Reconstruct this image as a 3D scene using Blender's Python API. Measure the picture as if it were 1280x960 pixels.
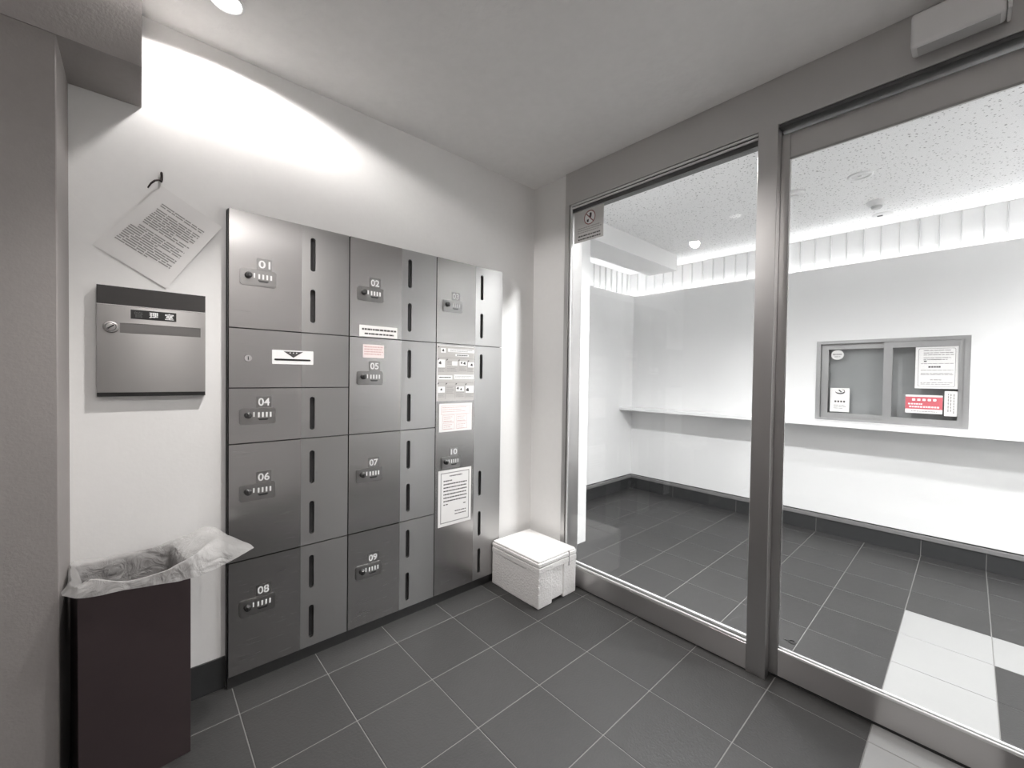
import bpy, bmesh, math, random
from mathutils import Matrix, Vector, noise

sc = bpy.context.scene
for o in list(bpy.data.objects):
    bpy.data.objects.remove(o)
COL = sc.collection
PI = math.pi

# ------------------------------------------------------------------ camera
CAM_H, FPX = 1.2055, 516.73
YAW, PITCH, ROLL = math.radians(42.073), math.radians(-1.0195), math.radians(0.8013)
fw = Vector((math.sin(YAW) * math.cos(PITCH), math.cos(YAW) * math.cos(PITCH), math.sin(PITCH)))
r0 = Vector((math.cos(YAW), -math.sin(YAW), 0))
u0 = r0.cross(fw)
rt = r0 * math.cos(ROLL) + u0 * math.sin(ROLL)
up = u0 * math.cos(ROLL) - r0 * math.sin(ROLL)
cd = bpy.data.cameras.new('camera')
cam = bpy.data.objects.new('camera', cd)
COL.objects.link(cam)
cam.matrix_world = Matrix(((rt.x, up.x, -fw.x, 0), (rt.y, up.y, -fw.y, 0), (rt.z, up.z, -fw.z, CAM_H), (0, 0, 0, 1)))
cd.sensor_fit = 'HORIZONTAL'
cd.sensor_width = 36.0
cd.lens = FPX / 1280 * 36.0
cd.clip_start = 0.02
sc.camera = cam

# ------------------------------------------------------------------ world and exposure
w = bpy.data.worlds.new('world')
sc.world = w
w.use_nodes = True
w.node_tree.nodes['Background'].inputs[0].default_value = (0.60, 0.62, 0.70, 1)
w.node_tree.nodes['Background'].inputs[1].default_value = 0.03
sc.view_settings.view_transform = 'Standard'
sc.view_settings.look = 'None'
sc.view_settings.exposure = 1.15
sc.view_settings.gamma = 1.0
sc.view_settings.use_curve_mapping = False
sc.cycles.use_denoising = True
sc.cycles.max_bounces = 10
sc.cycles.diffuse_bounces = 6
sc.cycles.glossy_bounces = 5
sc.cycles.transmission_bounces = 8
sc.cycles.transparent_max_bounces = 10
sc.cycles.sample_clamp_indirect = 6.0

# lamp strengths (the lamps themselves are built with their fittings)
P_DOWN_A = 2.7      # vestibule downlight beside the lockers
P_FILL_B = 11.0      # added fill downlight above the camera, no such lamp seen
P_DOWN_C = 1.6      # vestibule downlight near the rear wall
P_DOWN_D = 47.0     # narrow vestibule downlight in front of the lockers
P_LOBBY_FILL = 166.0       # added lobby fill downlights, all unseen
E_COVE = 5.6       # cove light tubes
SPOT_WARM = (1.0, 0.965, 0.94)


# ------------------------------------------------------------------ materials
def new_mat(name):
    m = bpy.data.materials.new(name)
    m.use_nodes = True
    nt = m.node_tree
    return m, nt, nt.nodes['Principled BSDF']


def mat(name, col, rough=0.5, metal=0.0, noise_scale=0, noise_amt=0.0, bump=0.0, bump_scale=None, stretch=None, spec=None, emit=None, alpha=None, rough_amt=0.0, brush=None):
    m, nt, b = new_mat(name)
    c = (col[0], col[1], col[2], 1) if not isinstance(col, (int, float)) else (col, col, col, 1)
    b.inputs['Base Color'].default_value = c
    b.inputs['Roughness'].default_value = rough
    b.inputs['Metallic'].default_value = metal
    if spec is not None:
        b.inputs['Specular IOR Level'].default_value = spec
    if alpha is not None:
        b.inputs['Alpha'].default_value = alpha
    if emit:
        b.inputs['Emission Color'].default_value = c
        b.inputs['Emission Strength'].default_value = emit
    if brush:
        b.inputs['Anisotropic'].default_value = brush[1]
        cx_ = nt.nodes.new('ShaderNodeCombineXYZ')
        for i_, v_ in enumerate(brush[0]):
            cx_.inputs[i_].default_value = v_
        vt = nt.nodes.new('ShaderNodeVectorTransform')
        vt.vector_type = 'VECTOR'
        vt.convert_from = 'OBJECT'
        vt.convert_to = 'WORLD'
        nt.links.new(cx_.outputs[0], vt.inputs[0])
        nt.links.new(vt.outputs[0], b.inputs['Tangent'])
    if noise_amt or bump or rough_amt:
        tc = nt.nodes.new('ShaderNodeTexCoord')
        mp = nt.nodes.new('ShaderNodeMapping')
        nt.links.new(tc.outputs['Object'], mp.inputs[0])
        if stretch:
            mp.inputs['Scale'].default_value = stretch
        n = nt.nodes.new('ShaderNodeTexNoise')
        n.inputs['Scale'].default_value = noise_scale or 20
        n.inputs['Detail'].default_value = 5
        nt.links.new(mp.outputs[0], n.inputs['Vector'])
        if noise_amt:
            hi = nt.nodes.new('ShaderNodeMixRGB')
            hi.inputs[1].default_value = tuple(max(0, v * (1 - noise_amt)) for v in c[:3]) + (1,)
            hi.inputs[2].default_value = tuple(min(1, v * (1 + noise_amt)) for v in c[:3]) + (1,)
            nt.links.new(n.outputs['Fac'], hi.inputs[0])
            nt.links.new(hi.outputs[0], b.inputs['Base Color'])
        if rough_amt:
            mr = nt.nodes.new('ShaderNodeMapRange')
            mr.inputs['To Min'].default_value = max(0.02, rough - rough_amt)
            mr.inputs['To Max'].default_value = rough + rough_amt
            nt.links.new(n.outputs['Fac'], mr.inputs[0])
            nt.links.new(mr.outputs[0], b.inputs['Roughness'])
        if bump:
            n2 = nt.nodes.new('ShaderNodeTexNoise')
            n2.inputs['Scale'].default_value = bump_scale or noise_scale or 20
            n2.inputs['Detail'].default_value = 6
            nt.links.new(mp.outputs[0], n2.inputs['Vector'])
            bp = nt.nodes.new('ShaderNodeBump')
            bp.inputs['Strength'].default_value = bump
            bp.inputs['Distance'].default_value = 0.01
            nt.links.new(n2.outputs['Fac'], bp.inputs['Height'])
            nt.links.new(bp.outputs[0], b.inputs['Normal'])
    return m


M = {}
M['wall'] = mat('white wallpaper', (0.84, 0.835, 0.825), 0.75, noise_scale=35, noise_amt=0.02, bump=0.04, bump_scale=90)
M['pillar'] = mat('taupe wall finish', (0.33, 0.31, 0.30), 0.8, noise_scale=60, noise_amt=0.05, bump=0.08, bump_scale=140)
M['ceil'] = mat('trowelled plaster', (0.86, 0.85, 0.84), 0.85, noise_scale=24, noise_amt=0.04, bump=0.2, bump_scale=38)
M['lobby_wall'] = mat('lobby glossy white panel', (0.86, 0.86, 0.86), 0.35, noise_scale=6, noise_amt=0.015)
M['plain_white'] = mat('plain white paint', (0.82, 0.82, 0.82), 0.6, noise_scale=12, noise_amt=0.01)
M['rear'] = mat('rear wall paint', (0.80, 0.78, 0.77), 0.8, noise_scale=12, noise_amt=0.03)
M['side'] = mat('dark entrance wall', (0.42, 0.40, 0.40), 0.6, noise_scale=12, noise_amt=0.05)
M['rib'] = mat('grey cove rib', (0.60, 0.60, 0.60), 0.7, noise_scale=12, noise_amt=0.02)  # greyed so the ribs read as soft dark bars
M['grout'] = mat('pale grout', (0.21, 0.205, 0.20), 0.9, noise_scale=40, noise_amt=0.15)
M['tile'] = mat('dark slate tile', (0.036, 0.0353, 0.0348), 0.50, noise_scale=30, noise_amt=0.22, bump=0.18, bump_scale=120, rough_amt=0.08)
M['tile_b'] = mat('dark slate tile lighter', (0.040, 0.0393, 0.0388), 0.52, noise_scale=26, noise_amt=0.22, bump=0.18, bump_scale=120, rough_amt=0.08)
M['tile_c'] = mat('dark slate tile darker', (0.033, 0.0323, 0.032), 0.48, noise_scale=34, noise_amt=0.22, bump=0.18, bump_scale=120, rough_amt=0.08)
M['tile_white'] = mat('white floor tile', (0.30, 0.30, 0.297), 0.4, noise_scale=20, noise_amt=0.03, bump=0.05, bump_scale=90)
M['skirt'] = mat('dark skirting', (0.035, 0.036, 0.037), 0.45, noise_scale=30, noise_amt=0.2)
M['skirt_cap'] = mat('grey skirting cap', (0.20, 0.195, 0.195), 0.4, noise_scale=30, noise_amt=0.1)
M['steel'] = mat('brushed stainless', (0.52, 0.51, 0.505), 0.27, 1.0, noise_scale=8, noise_amt=0.012, stretch=(1, 150, 1), rough_amt=0.01, brush=((1, 0, 0), 0.8))
M['steel_v'] = mat('satin stainless', (0.44, 0.435, 0.43), 0.38, 1.0, noise_scale=8, noise_amt=0.012, stretch=(150, 1, 1), rough_amt=0.01, brush=((0, 1, 0), 0.5))
M['steel_frame'] = mat('door frame stainless', (0.58, 0.57, 0.565), 0.36, 1.0, noise_scale=3, noise_amt=0.02, rough_amt=0.02)
M['steel_kick'] = mat('kick plate stainless', (0.60, 0.585, 0.58), 0.34, 1.0, noise_scale=3, noise_amt=0.02, brush=((0, 0, 1), 0.85))
M['steel_dark'] = mat('dark steel', (0.12, 0.12, 0.12), 0.35, 0.9, noise_scale=20, noise_amt=0.1)
M['steel_bright'] = mat('polished bead', (0.80, 0.80, 0.80), 0.22, 1.0, noise_scale=30, noise_amt=0.03)
M['bead'] = mat('glazing bead with painted light', (0.78, 0.78, 0.78), 0.35, 0.35, noise_scale=30, noise_amt=0.03)  # pale tone stands in for lobby light catching the beads
M['sticker'] = mat('silver sticker', (0.62, 0.61, 0.60), 0.5, noise_scale=30, noise_amt=0.02)
M['lock'] = mat('lock plate steel', (0.36, 0.355, 0.35), 0.3, 1.0, noise_scale=30, noise_amt=0.06)
M['flap'] = mat('dark flap steel', (0.05, 0.048, 0.047), 0.45, 0.6, noise_scale=20, noise_amt=0.1)
M['lock_dark'] = mat('dark slot steel', (0.20, 0.195, 0.19), 0.4, 1.0, noise_scale=20, noise_amt=0.06)  # darker steel of the mail flap
M['steel_box'] = mat('vertically brushed stainless', (0.33, 0.322, 0.316), 0.30, 1.0, noise_scale=8, noise_amt=0.012, stretch=(150, 1, 1), brush=((0, 1, 0), 0.8))
M['black'] = mat('black plastic', (0.012, 0.012, 0.012), 0.4, noise_scale=30, noise_amt=0.1)
M['gap'] = mat('painted gap shade', (0.02, 0.02, 0.02), 0.7, noise_scale=30, noise_amt=0.1)  # near-black stands in for the shade in narrow gaps
M['slot'] = mat('smoked slot window', (0.035, 0.034, 0.035), 0.12, noise_scale=20, noise_amt=0.1)
M['white'] = mat('white print', (0.86, 0.86, 0.86), 0.5, noise_scale=30, noise_amt=0.01)
M['paper'] = mat('white paper', (0.80, 0.79, 0.78), 0.7, noise_scale=30, noise_amt=0.015)
M['paper_pink'] = mat('pale pink paper', (0.80, 0.71, 0.70), 0.7, noise_scale=30, noise_amt=0.015)
M['paper_grey'] = mat('grey printed paper', (0.50, 0.485, 0.47), 0.6, noise_scale=30, noise_amt=0.02)
M['ink'] = mat('black ink', (0.06, 0.055, 0.055), 0.6, noise_scale=40, noise_amt=0.1)
M['ink_grey'] = mat('grey ink', (0.30, 0.29, 0.285), 0.6, noise_scale=40, noise_amt=0.1)
M['ink_pink'] = mat('faded pink ink', (0.62, 0.42, 0.41), 0.6, noise_scale=40, noise_amt=0.1)
M['red'] = mat('red print', (0.56, 0.115, 0.14), 0.5, noise_scale=40, noise_amt=0.05)
M['ring_red'] = mat('dark red ring print', (0.30, 0.13, 0.13), 0.5, noise_scale=40, noise_amt=0.05)
M['foam'] = mat('expanded foam', (0.84, 0.825, 0.815), 0.8, noise_scale=160, noise_amt=0.03, bump=0.5, bump_scale=90)
M['bin'] = mat('dark brown metal bin', (0.060, 0.044, 0.046), 0.42, 0.3, noise_scale=12, noise_amt=0.12)
M['hook'] = mat('dark metal hook', (0.05, 0.04, 0.04), 0.35, 0.8, noise_scale=30, noise_amt=0.1)
M['plastic'] = mat('white plastic', (0.78, 0.78, 0.78), 0.4, noise_scale=30, noise_amt=0.01)
M['plastic_grey'] = mat('grey plastic', (0.52, 0.52, 0.52), 0.4, noise_scale=30, noise_amt=0.02)
M['alum'] = mat('satin aluminium', (0.42, 0.42, 0.42), 0.42, 0.85, noise_scale=30, noise_amt=0.04)
M['blind'] = mat('grey office blind', (0.42, 0.425, 0.425), 0.7, noise_scale=4, noise_amt=0.2)
M['shelf'] = mat('white shelf laminate', (0.84, 0.84, 0.84), 0.3, noise_scale=10, noise_amt=0.01)
M['lamp'] = mat('lit lamp', (1, 0.98, 0.96), 0.5, emit=2.2)
M['tube'] = mat('cove light tube', (1, 1, 1), 0.5, emit=E_COVE)


def speckled():
    m, nt, b = new_mat('speckled acoustic board')
    tc = nt.nodes.new('ShaderNodeTexCoord')
    v = nt.nodes.new('ShaderNodeTexVoronoi')
    v.inputs['Scale'].default_value = 58
    nt.links.new(tc.outputs['Object'], v.inputs['Vector'])
    n = nt.nodes.new('ShaderNodeTexNoise')
    n.inputs['Scale'].default_value = 60
    nt.links.new(tc.outputs['Object'], n.inputs['Vector'])
    add = nt.nodes.new('ShaderNodeMath')
    add.operation = 'MULTIPLY'
    nt.links.new(v.outputs['Distance'], add.inputs[0])
    nt.links.new(n.outputs['Fac'], add.inputs[1])
    cr = nt.nodes.new('ShaderNodeValToRGB')
    cr.color_ramp.elements[0].position = 0.07
    cr.color_ramp.elements[0].color = (0.34, 0.34, 0.34, 1)
    cr.color_ramp.elements[1].position = 0.12
    cr.color_ramp.elements[1].color = (0.88, 0.88, 0.88, 1)
    nt.links.new(add.outputs[0], cr.inputs[0])
    nt.links.new(cr.outputs[0], b.inputs['Base Color'])
    b.inputs['Roughness'].default_value = 0.85
    return m


def glass_mat():
    m, nt, b = new_mat('clear glass')
    out = nt.nodes['Material Output']
    nt.nodes.remove(b)
    tr = nt.nodes.new('ShaderNodeBsdfTransparent')
    tr.inputs[0].default_value = (0.96, 0.965, 0.965, 1)
    gl = nt.nodes.new('ShaderNodeBsdfGlossy')
    gl.inputs['Roughness'].default_value = 0.01
    # Schlick reflectance that is the same on both faces of the pane
    ge = nt.nodes.new('ShaderNodeNewGeometry')
    dp = nt.nodes.new('ShaderNodeVectorMath')
    dp.operation = 'DOT_PRODUCT'
    nt.links.new(ge.outputs['Incoming'], dp.inputs[0])
    nt.links.new(ge.outputs['Normal'], dp.inputs[1])
    last = dp.outputs['Value']
    for op, val in (('ABSOLUTE', None), ('SUBTRACT', 1.0), ('POWER', 5.0), ('MULTIPLY', 0.96), ('ADD', 0.04)):
        nd = nt.nodes.new('ShaderNodeMath')
        nd.operation = op
        if op == 'SUBTRACT':
            nd.inputs[0].default_value = val
            nt.links.new(last, nd.inputs[1])
        else:
            nt.links.new(last, nd.inputs[0])
            if val is not None:
                nd.inputs[1].default_value = val
        last = nd.outputs[0]
    mx = nt.nodes.new('ShaderNodeMixShader')
    nt.links.new(last, mx.inputs[0])
    nt.links.new(tr.outputs[0], mx.inputs[1])
    nt.links.new(gl.outputs[0], mx.inputs[2])
    nt.links.new(mx.outputs[0], out.inputs[0])
    return m


def bag_mat():
    m, nt, b = new_mat('translucent bin liner')
    b.inputs['Base Color'].default_value = (0.86, 0.85, 0.84, 1)
    b.inputs['Roughness'].default_value = 0.35
    tc = nt.nodes.new('ShaderNodeTexCoord')
    wv = nt.nodes.new('ShaderNodeTexNoise')
    wv.inputs['Scale'].default_value = 22
    wv.inputs['Detail'].default_value = 4
    wv.inputs['Distortion'].default_value = 1.6
    nt.links.new(tc.outputs['Object'], wv.inputs['Vector'])
    bp = nt.nodes.new('ShaderNodeBump')
    bp.inputs['Strength'].default_value = 0.7
    bp.inputs['Distance'].default_value = 0.02
    nt.links.new(wv.outputs['Fac'], bp.inputs['Height'])
    nt.links.new(bp.outputs[0], b.inputs['Normal'])
    out = nt.nodes['Material Output']
    tl = nt.nodes.new('ShaderNodeBsdfTranslucent')
    tl.inputs[0].default_value = (0.8, 0.79, 0.78, 1)
    tp = nt.nodes.new('ShaderNodeBsdfTransparent')
    m1 = nt.nodes.new('ShaderNodeMixShader')
    m1.inputs[0].default_value = 0.35
    nt.links.new(b.outputs[0], m1.inputs[1])
    nt.links.new(tl.outputs[0], m1.inputs[2])
    m2 = nt.nodes.new('ShaderNodeMixShader')
    m2.inputs[0].default_value = 0.46
    nt.links.new(m1.outputs[0], m2.inputs[1])
    nt.links.new(tp.outputs[0], m2.inputs[2])
    nt.links.new(m2.outputs[0], out.inputs[0])
    return m


M['speckle'] = speckled()
M['glass'] = glass_mat()
M['bag'] = bag_mat()


# ------------------------------------------------------------------ mesh helpers
class B:
    def __init__(s):
        s.bm = bmesh.new()

    def box(s, x0, x1, y0, y1, z0, z1, bev=0.0, seg=2):
        t = bmesh.new()
        vs = [t.verts.new((x, y, z)) for x in (x0, x1) for y in (y0, y1) for z in (z0, z1)]
        for f in ((0, 1, 3, 2), (4, 6, 7, 5), (0, 4, 5, 1), (2, 3, 7, 6), (0, 2, 6, 4), (1, 5, 7, 3)):
            t.faces.new([vs[i] for i in f])
        bmesh.ops.recalc_face_normals(t, faces=t.faces)
        if bev:
            bmesh.ops.bevel(t, geom=list(t.edges), offset=bev, segments=seg, profile=0.5, affect='EDGES', clamp_overlap=True)
        s._merge(t)
        return s

    def _merge(s, t):
        me = bpy.data.meshes.new('tmp')
        t.to_mesh(me)
        t.free()
        s.bm.from_mesh(me)
        bpy.data.meshes.remove(me)

    def plate(s, outline, holes=(), n0=0.0, n1=0.002):
        """flat plate in the u,v plane with holes, thick from n0 to n1"""
        t = bmesh.new()
        loops = []
        edges = []
        for lp in [outline] + list(holes):
            vs = [t.verts.new((p[0], p[1], n1)) for p in lp]
            loops.append(vs)
            for i in range(len(vs)):
                edges.append(t.edges.new((vs[i], vs[(i + 1) % len(vs)])))
        bmesh.ops.triangle_fill(t, edges=edges, use_beauty=True, normal=(0, 0, 1))
        top = list(t.faces)
        back = {}
        for vs in loops:
            for v in vs:
                back[v] = t.verts.new((v.co.x, v.co.y, n0))
        for f in top:
            t.faces.new([back[v] for v in reversed(f.verts)])
        for vs in loops:
            for i in range(len(vs)):
                a, b = vs[i], vs[(i + 1) % len(vs)]
                t.faces.new((a, b, back[b], back[a]))
        bmesh.ops.recalc_face_normals(t, faces=t.faces)
        s._merge(t)
        return s

    def rings(s, rings, cap0=True, cap1=True, closed=True):
        t = bmesh.new()
        rr = [[t.verts.new(p) for p in r] for r in rings]
        n = len(rr[0])
        for a, b in zip(rr[:-1], rr[1:]):
            for i in range(n if closed else n - 1):
                j = (i + 1) % n
                t.faces.new((a[i], a[j], b[j], b[i]))
        if cap0:
            t.faces.new(list(reversed(rr[0])))
        if cap1:
            t.faces.new(rr[-1])
        bmesh.ops.recalc_face_normals(t, faces=t.faces)
        s._merge(t)
        return s

    def lathe(s, prof, c=(0, 0, 0), axis='z', seg=32):
        """profile of (radius, height) pairs turned about an axis"""
        rings = []
        for r, h in prof:
            ring = []
            for k in range(seg):
                a = 2 * PI * k / seg
                p = (r * math.cos(a), r * math.sin(a), h)
                if axis == 'y':
                    p = (p[0], p[2], p[1])
                elif axis == 'x':
                    p = (p[2], p[0], p[1])
                ring.append((c[0] + p[0], c[1] + p[1], c[2] + p[2]))
            rings.append(ring)
        if prof[0][0] > 0.003:          # a hollow ring: close the profile on itself
            return s.rings(rings + [rings[0]], False, False)
        return s.rings(rings)

    def tube(s, pts, r, seg=10):
        pts = [Vector(p) for p in pts]
        rings = []
        for i, p in enumerate(pts):
            d = (pts[min(i + 1, len(pts) - 1)] - pts[max(i - 1, 0)]).normalized()
            a = d.cross(Vector((0, 0, 1)))
            if a.length < 0.2:
                a = d.cross(Vector((1, 0, 0)))
            a.normalize()
            b = d.cross(a)
            rr = r[i] if isinstance(r, (list, tuple)) else r
            rings.append([tuple(p + (a * math.cos(2 * PI * k / seg) + b * math.sin(2 * PI * k / seg)) * rr) for k in range(seg)])
        return s.rings(rings)

    def quad(s, u0, u1, v0, v1, n):
        vs = [s.bm.verts.new(p) for p in ((u0, v0, n), (u1, v0, n), (u1, v1, n), (u0, v1, n))]
        s.bm.faces.new(vs)
        return s

    def mesh(s, name):
        me = bpy.data.meshes.new(name)
        s.bm.to_mesh(me)
        s.bm.free()
        return me


def rect(u0, u1, v0, v1):
    return [(u0, v0), (u1, v0), (u1, v1), (u0, v1)]


def rrect(u0, u1, v0, v1, r, k=5):
    out = []
    for cx, cy, a0 in ((u1 - r, v0 + r, -PI / 2), (u1 - r, v1 - r, 0), (u0 + r, v1 - r, PI / 2), (u0 + r, v0 + r, PI)):
        for i in range(k + 1):
            a = a0 + PI / 2 * i / k
            out.append((cx + r * math.cos(a), cy + r * math.sin(a)))
    return out


def circ(cu, cv, r, k=28, ry=None):
    return [(cu + r * math.cos(2 * PI * i / k), cv + (ry or r) * math.sin(2 * PI * i / k)) for i in range(k)]


def frame(o, U, V):
    U, V = Vector(U).normalized(), Vector(V).normalized()
    N = U.cross(V)
    return Matrix(((U.x, V.x, N.x, o[0]), (U.y, V.y, N.y, o[1]), (U.z, V.z, N.z, o[2]), (0, 0, 0, 1)))


def on_back(x, y, z):       # u = +X, v = +Z, n toward the viewer (-Y)
    return frame((x, y, z), (1, 0, 0), (0, 0, 1))


def on_right(x, y, z):      # u = -Y, v = +Z, n toward the viewer (-X)
    return frame((x, y, z), (0, -1, 0), (0, 0, 1))


def link(name, data, matl=None, parent=None, mw=None, smooth=False):
    if isinstance(data, B):
        data = data.mesh(name)
    o = bpy.data.objects.new(name, data)
    COL.objects.link(o)
    if matl is not None and not data.materials:
        data.materials.append(M[matl])
    if parent is not None:
        o.parent = parent
    if mw is not None:
        o.matrix_world = mw
    if smooth:
        for p in data.polygons:
            p.use_smooth = True
    return o


def smooth_angle(o, deg=35):
    me = o.data
    for p in me.polygons:
        p.use_smooth = True
    me.set_sharp_from_angle(angle=math.radians(deg))
    return o


def tag(o, label, cat, group=None):
    o['label'] = label
    o['category'] = cat
    if group:
        o['group'] = group
    return o


def struct(o):
    o['kind'] = 'structure'
    return o


def thing(name, label, cat, mw, group=None):
    o = bpy.data.objects.new(name, None)
    COL.objects.link(o)
    o.empty_display_size = 0.05
    o.matrix_world = mw
    return tag(o, label, cat, group)


def senv(name, mw):
    o = bpy.data.objects.new(name, None)
    COL.objects.link(o)
    o.empty_display_size = 0.05
    o.matrix_world = mw
    return struct(o)


def T(x, y, z):
    return Matrix.Translation((x, y, z))


def text_mesh(body, size, name='characters', bold=0.0, spacing=1.0, extrude=0.0):
    cu = bpy.data.curves.new('txt', 'FONT')
    cu.body = body
    cu.size = size
    cu.align_x = 'CENTER'
    cu.align_y = 'CENTER'
    cu.offset = bold
    cu.space_character = spacing
    cu.extrude = extrude
    cu.resolution_u = 4
    ob = bpy.data.objects.new('txt', cu)
    COL.objects.link(ob)
    bpy.context.view_layer.update()
    dg = bpy.context.evaluated_depsgraph_get()
    me = bpy.data.meshes.new_from_object(ob.evaluated_get(dg))
    bpy.data.objects.remove(ob)
    bpy.data.curves.remove(cu)
    me.name = name
    me.materials.clear()
    return me


def fit_mesh(me, cu, cv, n, wu=None, hv=None):
    """centre a flat mesh on (cu, cv) and scale it to a width and height"""
    xs = [v.co.x for v in me.vertices]
    ys = [v.co.y for v in me.vertices]
    cx, cy = (min(xs) + max(xs)) / 2, (min(ys) + max(ys)) / 2
    sx = wu / (max(xs) - min(xs)) if wu else 1
    sy = hv / (max(ys) - min(ys)) if hv else sx
    if not wu:
        sx = sy
    for v in me.vertices:
        v.co = ((v.co.x - cx) * sx + cu, (v.co.y - cy) * sy + cv, v.co.z + n)
    return me


def text_rows(b, rng, u0, u1, rows, n, h, full=0.9, word=(0.008, 0.03), gap=0.003):
    """rows of small unreadable printed words as flat strips"""
    for v, end in rows:
        u = u0
        lim = u0 + (u1 - u0) * end
        while u < lim:
            e = min(lim, u + rng.uniform(*word))
            if e - u > 0.002:
                b.quad(u, e, v - h / 2, v + h / 2, n)
            u = e + gap * rng.uniform(0.6, 1.6)


# ------------------------------------------------------------------ floor
XV = [-1.237, -0.937, -0.637, -0.337, -0.037, 0.263, 0.563, 0.863, 1.163, 1.463, 1.813]
XL = [1.813 + 0.3 * k for k in range(8)] + [4.05]
YS = [1.7037 - 0.3 * k for k in range(-3, 14)]
floor = struct(link('floor', B().box(-1.25, 4.3, -2.25, 2.65, -0.06, -0.0018), 'grout'))
rng = random.Random(4)
cache = {}


def tile_mesh(w_, h_, m):
    k = (round(w_, 4), round(h_, 4), m)
    if k not in cache:
        b = B().box(0, w_, 0, h_, -0.006, 0.0, 0.0012, 1)
        me = b.mesh('tile')
        me.materials.append(M[m])
        cache[k] = me
    return cache[k]


G = 0.0016


def lay(xs, ylo, yhi, white):
    ys = sorted(set([ylo, yhi] + [y for y in YS if ylo < y < yhi]))
    for xa, xb in zip(xs[:-1], xs[1:]):
        for ya, yb in zip(ys[:-1], ys[1:]):
            if xb - xa < 0.02 or yb - ya < 0.012:
                continue
            m = 'tile_white' if white(0.5 * (xa + xb), 0.5 * (ya + yb)) else rng.choice(['tile', 'tile', 'tile_b', 'tile_c'])
            link('tile', tile_mesh(xb - xa - 2 * G, yb - ya - 2 * G, m), parent=floor, mw=T(xa + G, ya + G, 0))


def w_vest(x, y):
    return -0.1 < y < 0.21 and x > 0.86


def w_lob(x, y):
    return (-0.1 < y < 0.21 and x < 3.02) or (y < -0.09 and 2.7 < x < 3.02)


lay(XV, -0.715, 1.885, w_vest)
lay(XL, -2.2, 2.5, w_lob)

# ------------------------------------------------------------------ vestibule shell
CH = 2.40
ceil = struct(link('ceiling', B().box(-1.25, 1.90, -0.82, 1.90, CH, CH + 0.08), 'ceil'))
WB = 1.89
LX0, LX1, LTOP = 0.2465, 1.5855, 1.8185
# locker wall with an opening for the locker bank
b = B()
b.box(-0.17, LX0 - 0.002, WB, WB + 0.1, 0, CH)
b.box(LX0 - 0.002, LX1 + 0.002, WB, WB + 0.1, LTOP + 0.002, CH)
b.box(LX1 + 0.002, 1.88, WB, WB + 0.1, 0, CH)
struct(link('wall_back', b, 'wall'))
# pillar on the left, and the boxed beam above it
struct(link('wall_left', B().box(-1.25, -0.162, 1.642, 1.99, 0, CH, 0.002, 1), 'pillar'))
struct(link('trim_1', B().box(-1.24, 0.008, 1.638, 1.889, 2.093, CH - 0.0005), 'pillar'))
# left and rear walls behind the photographer
struct(link('wall_side', B().box(-1.35, -1.25, -0.82, 1.99, 0, CH), 'side'))
struct(link('wall_rear', B().box(-1.25, 1.9, -0.82, -0.72, 0, CH), 'rear'))
# wall between vestibule and lobby (left return, and beyond the door on the right)
struct(link('wall_right', B().box(1.88, 1.99, 1.622, 1.99, 0, CH), 'wall'))
struct(link('wall_right_end', B().box(1.88, 1.99, -2.2, -0.62, 0, CH), 'wall'))
# baseboard left of the lockers
struct(link('baseboard_left', B().box(-0.162, LX0 - 0.003, WB - 0.006, WB, 0, 0.122, 0.001, 1), 'skirt'))

# ------------------------------------------------------------------ glass front: header, jamb, post, fixed light, sliding door
XG = 1.87
# header
hd = senv('trim_2', T(XG, 0, 2.2))
b = B().box(0, 0.125, -0.62, 1.622, 0.012, 0.1995, 0.001, 1)
link('header_box', b, 'steel_frame', hd)
link('bead', B().box(0.004, 0.012, 0.60, 1.58, 0.0005, 0.0105, 0.001, 1), 'bead', hd)
link('bead', B().box(0.010, 0.018, 0.60, 1.58, -0.0125, -0.0035, 0.001, 1), 'bead', hd)
link('underside_shade', B().box(0.018, 0.060, 0.60, 1.58, -0.034, 0.012), 'steel_dark', hd)  # dark plate standing in for the shaded header underside
# jamb at the corner
jm = senv('trim_3', T(XG, 1.6, 0))
link('jamb_face', B().box(-0.002, 0.012, -0.008, 0.022, 0, 2.2125, 0.001, 1), 'steel_frame', jm)
link('jamb_reveal', B().box(0.012, 0.11, -0.020, 0.021, 0, 2.2125, 0.001, 1), 'steel_frame', jm)
link('bead', B().box(0.005, 0.014, -0.0225, -0.012, 0.12, 2.20, 0.001, 1), 'bead', jm)
# post between the fixed light and the door
po = senv('trim_4', T(XG, 0.5625, 0))
link('underside_shade', B().box(0.003, 0.110, -1.05, -0.037, 2.198, 2.2115), 'steel_dark', po)  # dark plate added so the header underside reads as shaded
link('post_box', B().box(-0.004, 0.040, -0.0355, 0.0355, 0.0, 2.2125, 0.0015, 1), 'steel_frame', po)
link('post_back', B().box(0.072, 0.120, -0.0355, 0.0355, 0.0, 2.2125, 0.0015, 1), 'steel_frame', po)
# fixed side light
wn = senv('window_1', T(XG, 0.6, 0))
link('pane', B().box(0.025, 0.033, -0.001, 0.982, 0.10, 2.20), 'glass', wn)
link('kick_plate', B().box(0.0, 0.070, -0.001, 0.979, 0.004, 0.112, 0.001, 1), 'steel_kick', wn)
link('sill_bead', B().box(0.002, 0.012, -0.001, 0.979, 0.1125, 0.1235, 0.0015, 1), 'bead', wn)
link('sill_gap', B().box(0.012, 0.022, -0.001, 0.979, 0.1125, 0.1165), 'gap', wn)  # dark strip painted as the shade between the beads
link('sill_bead', B().box(0.034, 0.046, -0.001, 0.979, 0.1125, 0.1265, 0.0015, 1), 'bead', wn)
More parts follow.
